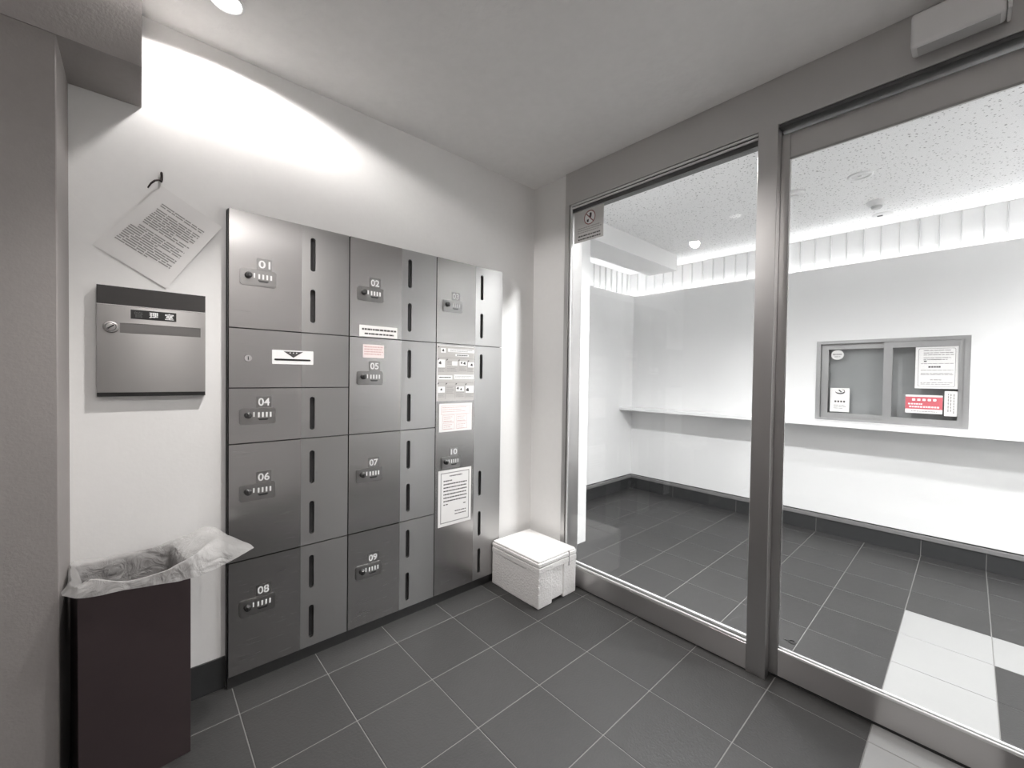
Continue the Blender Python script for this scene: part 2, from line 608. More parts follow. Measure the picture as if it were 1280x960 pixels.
# sliding door leaf
XD = 1.914
dr = senv('door_1', T(XD, 0.0, 0))
link('pane', B().box(0.008, 0.016, -0.40, 0.520, 0.10, 2.10), 'glass', dr)
link('stile', B().box(0.0, 0.024, 0.497, 0.552, 0.012, 2.185, 0.001, 1), 'steel_frame', dr)
link('stile_bead', B().box(-0.002, 0.007, 0.4925, 0.4975, 0.13, 2.08, 0.0005, 1), 'steel_bright', dr)
link('stile', B().box(0.0, 0.024, -0.42, -0.39, 0.012, 2.185, 0.001, 1), 'steel_frame', dr)
link('bottom_rail', B().box(0.0, 0.024, -0.389, 0.4965, 0.012, 0.112, 0.001, 1), 'steel_kick', dr)
link('sill_bead', B().box(-0.002, 0.006, -0.389, 0.4965, 0.1125, 0.1225, 0.0015, 1), 'bead', dr)
link('sill_bead', B().box(0.017, 0.026, -0.389, 0.4965, 0.1125, 0.1225, 0.0015, 1), 'bead', dr)
link('top_rail', B().box(0.0, 0.024, -0.389, 0.4965, 2.088, 2.185, 0.001, 1), 'steel_frame', dr)
link('bead', B().box(-0.002, 0.007, -0.389, 0.4965, 2.079, 2.0875, 0.0005, 1), 'steel_v', dr)
link('guide_rail', B().box(0.004, 0.020, -0.6, 0.52, 0.0006, 0.006), 'gap', dr)
jr = senv('trim_5', T(XG, -0.5, 0))
link('post_box', B().box(-0.002, 0.120, -0.12, 0.08, 0.0, 2.2125, 0.0015, 1), 'steel_frame', jr)

# ------------------------------------------------------------------ lobby shell
LXB, LYL, CL = 4.05, 2.50, 2.39
struct(link('ceiling_lobby', B().box(1.995, 4.3, -2.2, 2.7, CL, CL + 0.08), 'speckle'))
WY0, WY1, WZ0, WZ1 = 0.006, 0.826, 0.905, 1.515
ZP = 2.105
b = B()
b.box(LXB, LXB + 0.05, -2.2, WY0, 0, ZP)
b.box(LXB, LXB + 0.05, WY1, LYL + 0.05, 0, ZP)
b.box(LXB, LXB + 0.05, WY0, WY1, 0, WZ0)
b.box(LXB, LXB + 0.05, WY0, WY1, WZ1, ZP)
struct(link('wall_lobby_back', b, 'lobby_wall'))
struct(link('wall_lobby_left', B().box(2.446, LXB - 0.0005, LYL, LYL + 0.05, 0, ZP), 'lobby_wall'))
struct(link('wall_nib', B().box(1.995, 2.445, 1.876, 2.66, 0, CL - 0.001), 'plain_white'))
struct(link('wall_lobby_right', B().box(1.995, 4.3, -2.3, -2.2, 0, CL), 'plain_white'))
# upper recessed cove walls with vertical ribs
cv = struct(link('wall_cove_back', B().box(4.19, 4.25, -2.2, 2.7, 1.9, CL - 0.001), 'plain_white'))
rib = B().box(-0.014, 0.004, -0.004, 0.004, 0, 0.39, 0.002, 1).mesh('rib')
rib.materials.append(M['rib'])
y = 2.54
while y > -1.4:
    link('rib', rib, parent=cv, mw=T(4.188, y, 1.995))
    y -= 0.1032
cl = struct(link('wall_cove_left', B().box(2.446, 4.189, 2.64, 2.70, 1.9, CL - 0.001), 'plain_white'))
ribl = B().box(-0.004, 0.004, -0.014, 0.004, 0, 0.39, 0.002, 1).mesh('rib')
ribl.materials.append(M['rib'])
x = 4.12
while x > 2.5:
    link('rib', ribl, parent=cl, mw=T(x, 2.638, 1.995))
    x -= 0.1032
struct(link('trim_6', B().box(4.10, 4.19, -2.2, 2.64, 1.96, 1.99), 'plain_white'))
struct(link('trim_7', B().box(2.446, 4.10, 2.55, 2.64, 1.96, 1.99), 'plain_white'))
# soffit beam along the left
struct(link('trim_8', B().box(1.996, 3.82, 1.903, 2.191, 2.239, CL - 0.0005), 'plain_white'))
# skirting of the lobby
sk = senv('baseboard_back', T(LXB, 0, 0))
link('face', B().box(-0.014, -0.001, -2.2, LYL - 0.014, 0.0, 0.112, 0.001, 1), 'skirt', sk)
link('cap', B().box(-0.020, -0.001, -2.2, LYL - 0.020, 0.1125, 0.142, 0.003, 2), 'skirt_cap', sk)
link('gap_shade_strip', B().box(-0.004, 0.0, -2.2, LYL, 0.1425, 0.150), 'gap', sk)  # solid dark strip painted as the shade above the cap
for yy in (-0.0963, 0.2037, 0.8037, 1.4037, 2.0037):
    link('joint', B().box(-0.0146, -0.0138, yy - 0.0015, yy + 0.0015, 0.0, 0.111), 'grout', sk)
sk = senv('baseboard_side', T(0, LYL, 0))
link('face', B().box(2.446, LXB - 0.001, -0.014, -0.001, 0.0, 0.112, 0.001, 1), 'skirt', sk)
link('cap', B().box(2.446, LXB - 0.001, -0.020, -0.001, 0.1125, 0.142, 0.003, 2), 'skirt_cap', sk)
link('gap_shade_strip', B().box(2.446, LXB, -0.004, 0.0, 0.1425, 0.150), 'gap', sk)  # same painted shade line along the left wall

# cove light tubes
for k in range(4):
    y1 = 2.58 - k * 1.2
    t = thing('light_tube', ['cove light tube in the corner end of the back wall recess', 'cove light tube left of the office window above the white wall', 'cove light tube above the office window', 'cove light tube at the far right of the back wall recess'][k], 'light', T(4.145, y1 - 1.16, 2.0), 'cove light tubes')
    link('tube', B().lathe([(0.001, 0), (0.013, 0.001), (0.013, 1.158), (0.001, 1.159)], (0, 0, 0.055), 'y', 12), 'tube', t, smooth=True)
    link('base_rail', B().box(-0.015, 0.015, 0, 1.16, -0.009, 0.041), 'plain_white', t)
t = thing('light_tube', 'cove light tube along the left wall recess', 'light', T(2.75, 2.595, 2.0), 'cove light tubes')
link('tube', B().lathe([(0.001, 0), (0.013, 0.001), (0.013, 1.298), (0.001, 1.299)], (0, 0, 0.055), 'x', 12), 'tube', t, smooth=True)
link('base_rail', B().box(0, 1.3, -0.015, 0.015, -0.009, 0.041), 'plain_white', t)


# ------------------------------------------------------------------ lamps
def flood_optics(ld, p, c0, c1):
    """wide-flood lamp optics: intensity rises toward the edge of the beam, then cuts off"""
    ld.use_nodes = True
    nt = ld.node_tree
    em = nt.nodes['Emission']
    tc = nt.nodes.new('ShaderNodeTexCoord')
    sp = nt.nodes.new('ShaderNodeSeparateXYZ')
    nt.links.new(tc.outputs['Normal'], sp.inputs[0])
    ab = nt.nodes.new('ShaderNodeMath')
    ab.operation = 'ABSOLUTE'
    nt.links.new(sp.outputs[2], ab.inputs[0])
    mx = nt.nodes.new('ShaderNodeMath')
    mx.operation = 'MAXIMUM'
    mx.inputs[1].default_value = 0.2
    nt.links.new(ab.outputs[0], mx.inputs[0])
    pw = nt.nodes.new('ShaderNodeMath')
    pw.operation = 'POWER'
    pw.inputs[1].default_value = -p
    nt.links.new(mx.outputs[0], pw.inputs[0])
    mr = nt.nodes.new('ShaderNodeMapRange')
    mr.interpolation_type = 'SMOOTHSTEP'
    mr.inputs['From Min'].default_value = c0
    mr.inputs['From Max'].default_value = c1
    nt.links.new(ab.outputs[0], mr.inputs[0])
    mu = nt.nodes.new('ShaderNodeMath')
    mu.operation = 'MULTIPLY'
    nt.links.new(pw.outputs[0], mu.inputs[0])
    nt.links.new(mr.outputs[0], mu.inputs[1])
    nt.links.new(mu.outputs[0], em.inputs['Strength'])


def downlight(name, label, x, y, z, r, power, optics=(2.0, 0.14, 0.42), group=None, colr=SPOT_WARM):
    t = thing(name, label, 'light', T(x, y, z), group)
    o = link('trim_ring', B().lathe([(r, -0.0005), (r * 1.22, -0.0005), (r * 1.22, -0.004), (r * 1.05, -0.006), (r, -0.004)], seg=36), 'plastic', t)
    smooth_angle(o)
    link('lens', B().lathe([(0.001, -0.0006), (r * 0.99, -0.0006), (r * 0.99, -0.003), (0.001, -0.0032)], seg=36), 'lamp', t)
    if power:
        ld = bpy.data.lights.new('downlight_bulb', 'SPOT')
        ld.energy = power
        ld.color = colr
        ld.spot_size = math.radians(178)
        ld.spot_blend = 0.02
        flood_optics(ld, *optics)
        ld.shadow_soft_size = r * 0.9 if z > 2.395 else r * 1.6
        lo = bpy.data.objects.new('downlight_bulb', ld)
        COL.objects.link(lo)
        lo.parent = t
        lo.location = (0, 0, -0.012)
    return t


downlight('downlight', 'lit recessed downlight in the plaster ceiling near the pillar', 0.211, 1.630, CH, 0.042, P_DOWN_A, (2.9, 0.15, 0.58))
downlight('downlight', 'recessed narrow downlight in the plaster ceiling in front of the lockers, above the frame', 0.57, 1.17, CH, 0.042, P_DOWN_D, (0.6, 0.60, 0.86))
downlight('downlight', 'added fill downlight in the plaster ceiling above the camera', 0.15, -0.27, CH, 0.042, P_FILL_B, (1.0, 0.16, 0.5))  # lamp added to brighten the vestibule
downlight('downlight', 'recessed downlight in the plaster ceiling behind the photographer', 0.75, -0.40, CH, 0.042, P_DOWN_C, (0.5, 0.2, 0.55))
LG = 'added lobby fill downlights'  # lamps added out of view to brighten the lobby
LO = (-0.6, 0.20, 0.8)
downlight('downlight', 'added lobby fill downlight just inside the glass front', 2.12, 0.95, CL, 0.045, P_LOBBY_FILL * 1.2, LO, LG, (1, 1, 1))
downlight('downlight', 'added lobby fill downlight right of the office window, out of sight', 2.72, -1.00, CL, 0.045, P_LOBBY_FILL * 0.8, LO, LG, (1, 1, 1))
downlight('downlight', 'added lobby fill downlight out of sight at the far right end', 3.10, -1.60, CL, 0.045, P_LOBBY_FILL * 0.7, LO, LG, (1, 1, 1))

# fittings on the lobby ceiling
t = thing('ceiling_speaker', 'round white ceiling fitting with a raised centre in the speckled lobby ceiling', 'ceiling fitting', T(3.08, 0.45, CL))
smooth_angle(link('rim', B().lathe([(0.040, -0.0005), (0.060, -0.0005), (0.060, -0.004), (0.052, -0.008), (0.042, -0.006)], seg=40), 'plastic', t))
smooth_angle(link('cone', B().lathe([(0.001, -0.0006), (0.040, -0.0006), (0.040, -0.002), (0.012, -0.004), (0.010, -0.010), (0.001, -0.011)], seg=32), 'plastic', t))
t = thing('smoke_detector', 'flat round white smoke detector beside the door post in the lobby ceiling', 'smoke detector', T(3.08, 0.775, CL))
smooth_angle(link('base', B().lathe([(0.001, -0.0005), (0.062, -0.0005), (0.062, -0.010), (0.054, -0.018), (0.001, -0.020)], seg=40), 'plastic', t))
smooth_angle(link('sensor_cap', B().lathe([(0.001, -0.0203), (0.028, -0.0203), (0.026, -0.028), (0.001, -0.030)], seg=32), 'plastic', t))
t = thing('sprinkler_head', 'small protruding detector head with a dark underside in the lobby ceiling', 'detector', T(3.605, 0.438, CL))
smooth_angle(link('base', B().lathe([(0.001, -0.0005), (0.052, -0.0005), (0.052, -0.014), (0.040, -0.030), (0.001, -0.031)], seg=36), 'plastic', t))
smooth_angle(link('dark_centre', B().lathe([(0.001, -0.0312), (0.030, -0.0312), (0.024, -0.046), (0.001, -0.048)], seg=32), 'plastic_grey', t))
t = thing('ceiling_sensor', 'flat white disc with a dark slit in the lobby ceiling nearest the cove', 'sensor', T(3.905, 0.442, CL))
smooth_angle(link('disc', B().lathe([(0.001, -0.0005), (0.058, -0.0005), (0.058, -0.003), (0.050, -0.007), (0.001, -0.008)], seg=36), 'plastic', t))
link('slit', B().box(-0.012, 0.012, -0.002, 0.028, -0.0098, -0.0075, 0.001, 1), 'black', t)

# ------------------------------------------------------------------ parcel lockers
WCOL = 0.4463
YL = 1.85
GAP = 0.0022
locker_rng = random.Random(11)


def stadium(u, v0, v1, w_=0.020):
    return rrect(u - w_ / 2, u + w_ / 2, v0, v1, w_ / 2 - 0.0002, 6)


proto_lock = {}


def add_lock(door, v_top, num):
    """combination lock, number and their pieces on a door: sub-parts"""
    u0, u1 = 0.036, 0.157
    v0 = v_top - 0.063
    if 'plate' not in proto_lock:
        b = B().plate(rrect(0, 0.121, -0.063, 0, 0.010), (), 0.0008, 0.0045)
        b.plate(rrect(0.004, 0.117, -0.059, -0.004, 0.008), (), 0.0044, 0.0062)
        proto_lock['plate'] = b.mesh('lock_plate')
        proto_lock['plate'].materials.append(M['lock'])
        b = B().lathe([(0.001, 0.006), (0.0125, 0.006), (0.0115, 0.020), (0.009, 0.022), (0.001, 0.0222)], (0.026, -0.026, 0), 'z', 24)
        b.box(0.0215, 0.0305, -0.034, -0.018, 0.018, 0.028, 0.002, 2)
        proto_lock['knob'] = b.mesh('knob')
        proto_lock['knob'].materials.append(M['steel_dark'])
        b = B().box(-0.0032, 0.0032, -0.0095, 0.0095, 0.0058, 0.0076, 0.0008, 1)
        proto_lock['dial'] = b.mesh('dial')
        proto_lock['dial'].materials.append(M['white'])
        b = B().plate([(0.058, -0.040), (0.096, -0.040), (0.090, -0.047), (0.064, -0.047)], (), 0.006, 0.0085)
        proto_lock['button'] = b.mesh('release_button')
        proto_lock['button'].materials.append(M['steel_dark'])
        b = B().box(-0.0025, 0.0025, -0.009, 0.009, 0.0058, 0.0068, 0.0008, 1)
        proto_lock['mark'] = b.mesh('index_mark')
        proto_lock['mark'].materials.append(M['white'])
    at = lambda u, v: T(u, v, 0)
    for nm, k in (('lock_plate', 'plate'), ('knob', 'knob'), ('release_button', 'button')):
        o = link(nm, proto_lock[k], parent=door)
        o.matrix_local = at(u0, v_top)
    o = link('index_mark', proto_lock['mark'], parent=door)
    o.matrix_local = at(u0 + 0.046, v_top - 0.024)
    for k in range(4):
        o = link('dial', proto_lock['dial'], parent=door)
        o.matrix_local = at(u0 + 0.062 + 0.0135 * k, v_top - 0.026)
    link('number_plate', B().plate(rrect(0.0915, 0.1425, v_top + 0.0015, v_top + 0.045, 0.003), (), 0.0005, 0.0010), 'lock', door)
    me = fit_mesh(text_mesh(num, 0.04, 'number', bold=0.0007), 0.117, v_top + 0.0235, 0.0014, hv=0.030)
    xs = [v.co.x for v in me.vertices]
    sx = 0.040 / (max(xs) - min(xs))
    for v in me.vertices:
        v.co.x = 0.117 + (v.co.x - 0.117) * sx
    link('number', me, 'white', door)


def make_door(col, z0, z1, num=None, lock_top=None, slots=(), split=True):
    """a door of a locker column; local frame u right, v up, n toward the viewer"""
    z0, z1 = z0 + GAP, z1 - GAP
    us = 0.2515
    holes = [stadium(0.2945, a, c) for a, c in slots]
    door = link('door', B().plate(rect(GAP, us, z0, z1), (), -0.014, 0.0), 'steel', col)
    link('side_plate', B().plate(rect(us + 0.0002, WCOL - GAP, z0, z1), holes, -0.014, -0.0003), 'steel_v', door)
    for a, c in slots:
        link('slot_window', B().plate(rect(0.2945 - 0.014, 0.2945 + 0.014, a - 0.004, c + 0.004), (), -0.0175, -0.0148), 'slot', door)
    if num:
        add_lock(door, lock_top, num)
    return door


def locker_column(x, label):
    col = thing('parcel_locker', label, 'locker', on_back(x, YL, 0), 'parcel lockers in the bank')
    link('body', B().box(0.0006, WCOL - 0.0006, 0.0505, LTOP, -0.45, -0.018), 'steel_dark', col)
    link('plinth', B().box(0.0006, WCOL - 0.0006, 0.0, 0.050, -0.44, -0.014), 'steel_dark', col)
    return col


S = [(1.419, 1.558), (1.633, 1.772)]
S2 = [(0.976, 1.114), (1.190, 1.329)]
S3 = [(0.530, 0.669), (0.744, 0.883)]
S4 = [(0.087, 0.226), (0.300, 0.439)]
R = [LTOP, 1.375, 1.148, 0.936, 0.486, 0.050]
c1 = locker_column(LX0, 'left steel parcel locker column with doors 01, 04, 06 and 08')
make_door(c1, R[1], R[0], '01', 1.603, S)
dm = make_door(c1, R[2], R[1])
make_door(c1, R[3], R[2], '04', 1.070, [(0.971, 1.109)])
make_door(c1, R[4], R[3], '06', 0.776, S3)
make_door(c1, R[5], R[4], '08', 0.330, S4)
# card slot label and key hole on the second row
link('slot_label', B().plate(rrect(0.144, 0.297, 1.243, 1.299, 0.002), (), 0.0003, 0.0012), 'white', dm)
link('card_slot', B().plate(rrect(0.152, 0.286, 1.2575, 1.2645, 0.003), (), 0.0013, 0.0022), 'black', dm)
link('arrow_mark', B().plate([(0.185, 1.2945), (0.2205, 1.270), (0.257, 1.2945)], (), 0.0013, 0.0019), 'ink', dm)
for du in (-0.012, 0.0, 0.012):
    link('arrow_dot', B().plate(circ(0.2207 + du, 1.289, 0.0022, 10), (), 0.0020, 0.0024), 'white', dm)
smooth_angle(link('key_cylinder', B().lathe([(0.001, 0.0004), (0.0135, 0.0004), (0.0125, 0.004), (0.001, 0.0044)], (0.063, 1.262, 0), 'z', 24), 'steel_bright', dm))
link('key_slot', B().box(0.0617, 0.0643, 1.255, 1.269, 0.0042, 0.0050), 'black', dm)

c2 = locker_column(LX0 + WCOL, 'middle steel parcel locker column with doors 02, 05, 07 and 09')
make_door(c2, R[1], R[0], '02', 1.604, S)
make_door(c2, R[3], R[1], '05', 1.222, S2)
make_door(c2, R[4], R[3], '07', 0.775, S3)
make_door(c2, R[5], R[4], '09', 0.330, S4)
c3 = locker_column(LX0 + 2 * WCOL, 'right steel parcel locker column with door 03 above tall door 10')
make_door(c3, R[1], R[0], '03', 1.605, S)
make_door(c3, R[5], R[1], '10', 0.776, [S2[1], S3[0], S4[1], S4[0]])


# ------------------------------------------------------------------ notices on the locker doors
def sheet(name, label, cat, mw, w_, h_, matl='paper', th=0.0006, n0=0.0002):
    o = link(name, B().plate(rect(0, w_, 0, h_), (), n0, n0 + th), matl, mw=mw)
    return tag(o, label, cat)


def rows_from(v1, step, n, ends):
    return [(v1 - step * i, ends[i % len(ends)]) for i in range(n)]


rg = random.Random(3)
o = sheet('notice_strip', 'white strip notice with two printed lines at the bottom of locker door 02', 'notice', on_back(0.738, YL, 1.379), 0.184, 0.052)
b = B()
text_rows(b, rg, 0.012, 0.178, [(0.034, 1.0)], 0.0010, 0.008, word=(0.006, 0.02), gap=0.002)
text_rows(b, rg, 0.024, 0.166, [(0.014, 1.0)], 0.0010, 0.007, word=(0.006, 0.02), gap=0.002)
link('printed_text', b, 'ink', o)
o = sheet('notice_label', 'small pale pink label above the lock of locker door 05', 'notice', on_back(0.755, YL, 1.283), 0.101, 0.061, 'paper_pink')
b = B()
text_rows(b, rg, 0.006, 0.095, rows_from(0.050, 0.011, 4, [1.0, 0.95, 1.0, 0.9]), 0.0010, 0.005, word=(0.005, 0.014), gap=0.0018)
link('printed_text', b, 'ink_pink', o)

# how-to poster on door 10
px, pz = 1.1445, 1.072
o = sheet('instruction_poster', 'grey instruction poster with small picture boxes at the top of locker door 10', 'poster', on_back(px, YL, pz), 0.240, 0.295, 'paper_grey', 0.0005)


def pb(lst, matl, nm, n):
    b = B()
    for x0, z1, x1, z0 in lst:
        b.quad(x0 - px, x1 - px, z0 - pz, z1 - pz, n)
    return link(nm, b, matl, o)


pb([(1.1455, 1.366, 1.1475, 1.073), (1.150, 1.3655, 1.382, 1.362)], 'white', 'border', 0.0009)
pb([(1.168, 1.350, 1.198, 1.326), (1.211, 1.350, 1.382, 1.332), (1.258, 1.322, 1.346, 1.311), (1.151, 1.290, 1.194, 1.249), (1.238, 1.283, 1.272, 1.261), (1.286, 1.285, 1.333, 1.263), (1.343, 1.281, 1.382, 1.253),
    (1.152, 1.207, 1.240, 1.186), (1.251, 1.212, 1.382, 1.189), (1.152, 1.148, 1.194, 1.117), (1.266, 1.148, 1.316, 1.123), (1.328, 1.152, 1.382, 1.114)], 'white', 'picture_boxes', 0.0010)
b = B()
for u, v, s_ in ((1.181, 1.338, .009), (1.163, 1.272, .011), (1.298, 1.276, .008), (1.318, 1.274, .010), (1.366, 1.267, .010), (1.276, 1.139, .009), (1.297, 1.133, .008), (1.340, 1.130, .013), (1.172, 1.133, .008)):
    b.plate([(u - px + s_ * math.cos(a) * k, v - pz + s_ * math.sin(a) * k) for a, k in ((0.3, .7), (1.2, 1.), (2.3, .6), (3.4, .9), (4.4, .6), (5.5, 1.))], (), 0.0010, 0.0013)
for x0, x1, z in ((1.268, 1.338, 1.3165), (1.158, 1.232, 1.197)):
    text_rows(b, rg, x0 - px, x1 - px, [(z - pz, 1.0)], 0.0012, 0.005, word=(0.006, 0.016), gap=0.0015)
for u, v in ((1.150, 1.359), (1.150, 1.294), (1.203, 1.294), (1.279, 1.293), (1.341, 1.291), (1.150, 1.168), (1.200, 1.167), (1.262, 1.166), (1.326, 1.164)):
    b.plate([(u - px, v - pz), (u - px, v - pz - 0.010), (u - px + 0.010, v - pz)], (), 0.0010, 0.0013)
link('pictograms', b, 'ink', o)
b = B()
for u0_, u1_, v1_, nn in ((1.153, 1.192, 1.243, 3), (1.206, 1.235, 1.282, 3), (1.206, 1.270, 1.252, 4), (1.284, 1.332, 1.256, 4), (1.343, 1.380, 1.246, 3), (1.154, 1.192, 1.110, 3), (1.203, 1.252, 1.150, 6), (1.265, 1.318, 1.116, 4), (1.329, 1.380, 1.107, 3), (1.225, 1.370, 1.345, 2), (1.258, 1.376, 1.204, 2)):
    text_rows(b, rg, u0_ - px, u1_ - px, rows_from(v1_ - pz, 0.0075, nn, [1.0, 0.8, 0.95]), 0.0013, 0.0026, word=(0.004, 0.012), gap=0.0014)
for u in (1.1985, 1.2765, 1.3385):
    b.quad(u - px - .0008, u - px + .0008, 1.226 - pz, 1.290 - pz, 0.0012)
for u in (1.1975, 1.2585, 1.3235):
    b.quad(u - px - .0008, u - px + .0008, 1.082 - pz, 1.163 - pz, 0.0012)
for v in (1.2995, 1.1705):
    b.quad(1.150 - px, 1.382 - px, v - pz - .0008, v - pz + .0008, 0.0012)
link('printed_text', b, 'ink_grey', o)

o = sheet('printed_form', 'pale form sheet with four boxes stuck below the poster on locker door 10', 'notice', on_back(1.1615, YL, 0.909), 0.210, 0.149, 'paper')
b = B()
for u0_, u1_, v0_, v1_ in ((0.012, 0.198, 0.092, 0.138), (0.022, 0.096, 0.052, 0.088), (0.108, 0.178, 0.052, 0.088), (0.022, 0.096, 0.012, 0.046), (0.108, 0.178, 0.012, 0.046)):
    b.plate(rect(u0_, u1_, v0_, v1_), [rect(u0_ + 0.0015, u1_ - 0.0015, v0_ + 0.0015, v1_ - 0.0015)], 0.0008, 0.0010)
    text_rows(b, rg, u0_ + 0.006, u1_ - 0.006, rows_from(v1_ - 0.010, 0.011, 3, [0.9, 0.7, 0.85]), 0.0010, 0.0028, word=(0.006, 0.016), gap=0.002)
link('printed_text', b, 'ink_pink', o)

o = sheet('framed_notice', 'white notice with a dark border and printed paragraph below lock 10', 'notice', on_back(1.1605, YL, 0.4065), 0.212, 0.298, 'paper')
b = B()
b.plate(rect(0.014, 0.198, 0.016, 0.284), [rect(0.0185, 0.1935, 0.0205, 0.2795)], 0.0008, 0.0010)
link('border', b, 'ink_grey', o)
b = B()
text_rows(b, rg, 0.070, 0.150, [(0.264, 1.0)], 0.0010, 0.006, word=(0.005, 0.012), gap=0.002)
text_rows(b, rg, 0.032, 0.085, [(0.240, 1.0)], 0.0010, 0.006, word=(0.005, 0.014), gap=0.002)
text_rows(b, rg, 0.032, 0.182, [(0.222, 1), (0.204, .98), (0.186, 1), (0.168, .97), (0.150, 1), (0.132, .98)], 0.0010, 0.0062, word=(0.005, 0.016), gap=0.0018)
text_rows(b, rg, 0.032, 0.060, [(0.114, 1)], 0.0010, 0.005)
text_rows(b, rg, 0.160, 0.176, [(0.104, 1)], 0.0010, 0.005)
text_rows(b, rg, 0.105, 0.178, [(0.070, 1), (0.054, 1)], 0.0010, 0.005, word=(0.005, 0.014), gap=0.002)
link('printed_text', b, 'ink', o)

# ------------------------------------------------------------------ mail drop box on the wall
mb = thing('mail_drop_box', 'brushed steel mail drop box with round lock on the white wall', 'mailbox', on_back(-0.100, WB, 1.1225))
link('body', B().box(0.0, 0.2795, 0.0, 0.3585, 0.0005, 0.026, 0.001, 1), 'steel_dark', mb)
link('top_flap', B().plate(rect(0.0004, 0.279, 0.299, 0.358), (), 0.0262, 0.030), 'flap', mb)
fp = link('front_panel', B().plate(rect(0.0004, 0.279, 0.0135, 0.2975), [rect(0.054, 0.265, 0.208, 0.241)], 0.0262, 0.031), 'steel_box', mb)
link('mail_flap', B().plate(rect(0.0543, 0.2647, 0.2083, 0.2407), (), 0.0263, 0.0285), 'lock_dark', mb)
link('top_edge', B().box(0.0004, 0.279, 0.2962, 0.2985, 0.0262, 0.0325, 0.0005, 1), 'steel_bright', mb)
link('bottom_lip', B().plate(rect(0.0004, 0.279, 0.0005, 0.013), (), 0.0262, 0.0295), 'black', mb)
npl = link('name_plate', B().plate(rect(0.080, 0.197, 0.257, 0.287), (), 0.0312, 0.0322), 'black', mb)
for ch, u in (('理', 0.138), ('室', 0.1785)):
    me = fit_mesh(text_mesh(ch, 0.03, 'character', bold=0.0006), u, 0.272, 0.0326, wu=0.0235, hv=0.0205)
    link('character', me, 'white', npl)
me = fit_mesh(text_mesh('管', 0.03, 'character'), 0.099, 0.2718, 0.0326, wu=0.0225, hv=0.0195)
link('character', me, 'steel_dark', npl)
lk = link('lock', B().lathe([(0.001, 0.0312), (0.0195, 0.0312), (0.0185, 0.037), (0.014, 0.0385), (0.001, 0.0388)], (0.033, 0.2255, 0), 'z', 28), 'steel', mb)
smooth_angle(lk)
link('key_slot', B().plate([(0.033 + 0.010 * math.cos(a) * k + 0.002 * math.sin(a) * j, 0.2255 + 0.010 * math.sin(a) * k - 0.002 * math.cos(a) * j) for a in (0.7,) for k, j in ((-1, -1), (1, -1), (1, 1), (-1, 1))], (), 0.0386, 0.0396), 'black', lk)
link('lock_ring', B().plate(circ(0.033, 0.2255, 0.0135), [circ(0.033, 0.2255, 0.0115)], 0.0383, 0.0392), 'steel_dark', lk)

# ------------------------------------------------------------------ wall hook and hanging paper
hk = thing('wall_hook', 'dark bent metal hook in the white wall above the paper', 'hook', on_back(0.059, WB, 1.86))
smooth_angle(link('shank', B().tube([(0.0, 0.034, 0.001), (0.0, 0.031, 0.007), (0.0005, 0.020, 0.009), (0.0, 0.006, 0.010), (-0.001, -0.003, 0.012)], [0.0028, 0.0035, 0.0036, 0.0040, 0.0030]), 'hook', hk), 60)
smooth_angle(link('arm', B().tube([(0.001, 0.0, 0.012), (-0.008, 0.001, 0.016), (-0.018, -0.006, 0.021), (-0.028, -0.020, 0.025), (-0.036, -0.038, 0.028)], [0.0034, 0.0032, 0.0030, 0.0027, 0.0020]), 'hook', hk), 60)

# sheet of A4 hanging askew, lifted off the wall at its right side
P0, PA, PBc, PC = Vector((0.059, 1.849)), Vector((-0.110, 1.609)), Vector((0.071, 1.496)), Vector((0.230, 1.745))
nu, nv = 14, 18


def paper_pt(a, c, off=0.0):
    """a along the top edge (top corner -> right corner), c down (top corner -> left corner)"""
    p = P0 * (1 - a) * (1 - c) + PC * a * (1 - c) + PA * (1 - a) * c + PBc * a * c
    lift = 0.003 + 0.015 * a ** 1.4 * (1 - 0.85 * c) + 0.003 * math.sin(PI * c) * (1 - a)
    return Vector((p.x, p.y - 1.6, lift + off))


b = B()
gv = [[b.bm.verts.new(paper_pt(i / nu, j / nv)) for j in range(nv + 1)] for i in range(nu + 1)]
for i in range(nu):
    for j in range(nv):
        b.bm.faces.new((gv[i][j], gv[i][j + 1], gv[i + 1][j + 1], gv[i + 1][j]))
pp = link('hanging_paper', b, 'paper', mw=on_back(0, WB, 1.6))
md = pp.modifiers.new('thickness', 'SOLIDIFY')
md.thickness = 0.0004
md.offset = -1
tag(pp, 'white printed sheet hanging askew from the wall hook', 'paper')
b = B()
rg = random.Random(8)
NR = 24
for k in range(NR):
    c = 0.185 + 0.62 * k / (NR - 1)
    a0 = 0.18 if k < 15 else 0.10
    a1 = 0.86 - (0.25 if k in (9, 17, 23) else 0) - 0.06 * (k % 3 == 2)
    if k in (2, 12):
        continue
    a = a0 + rg.uniform(0, 0.02)
    while a < a1:
        e = min(a1, a + rg.uniform(0.05, 0.2))
        m_ = max(1, int((e - a) / 0.05))
        for q in range(m_):
            s0, s1 = a + (e - a) * q / m_, a + (e - a) * (q + 1) / m_
            h = 0.0065
            vs = [b.bm.verts.new(paper_pt(x_, y_, 0.0007)) for x_, y_ in ((s0, c - h), (s0, c + h), (s1, c + h), (s1, c - h))]
            b.bm.faces.new(vs)
        a = e + rg.uniform(0.008, 0.02)
link('printed_text', b, 'ink_grey', pp)

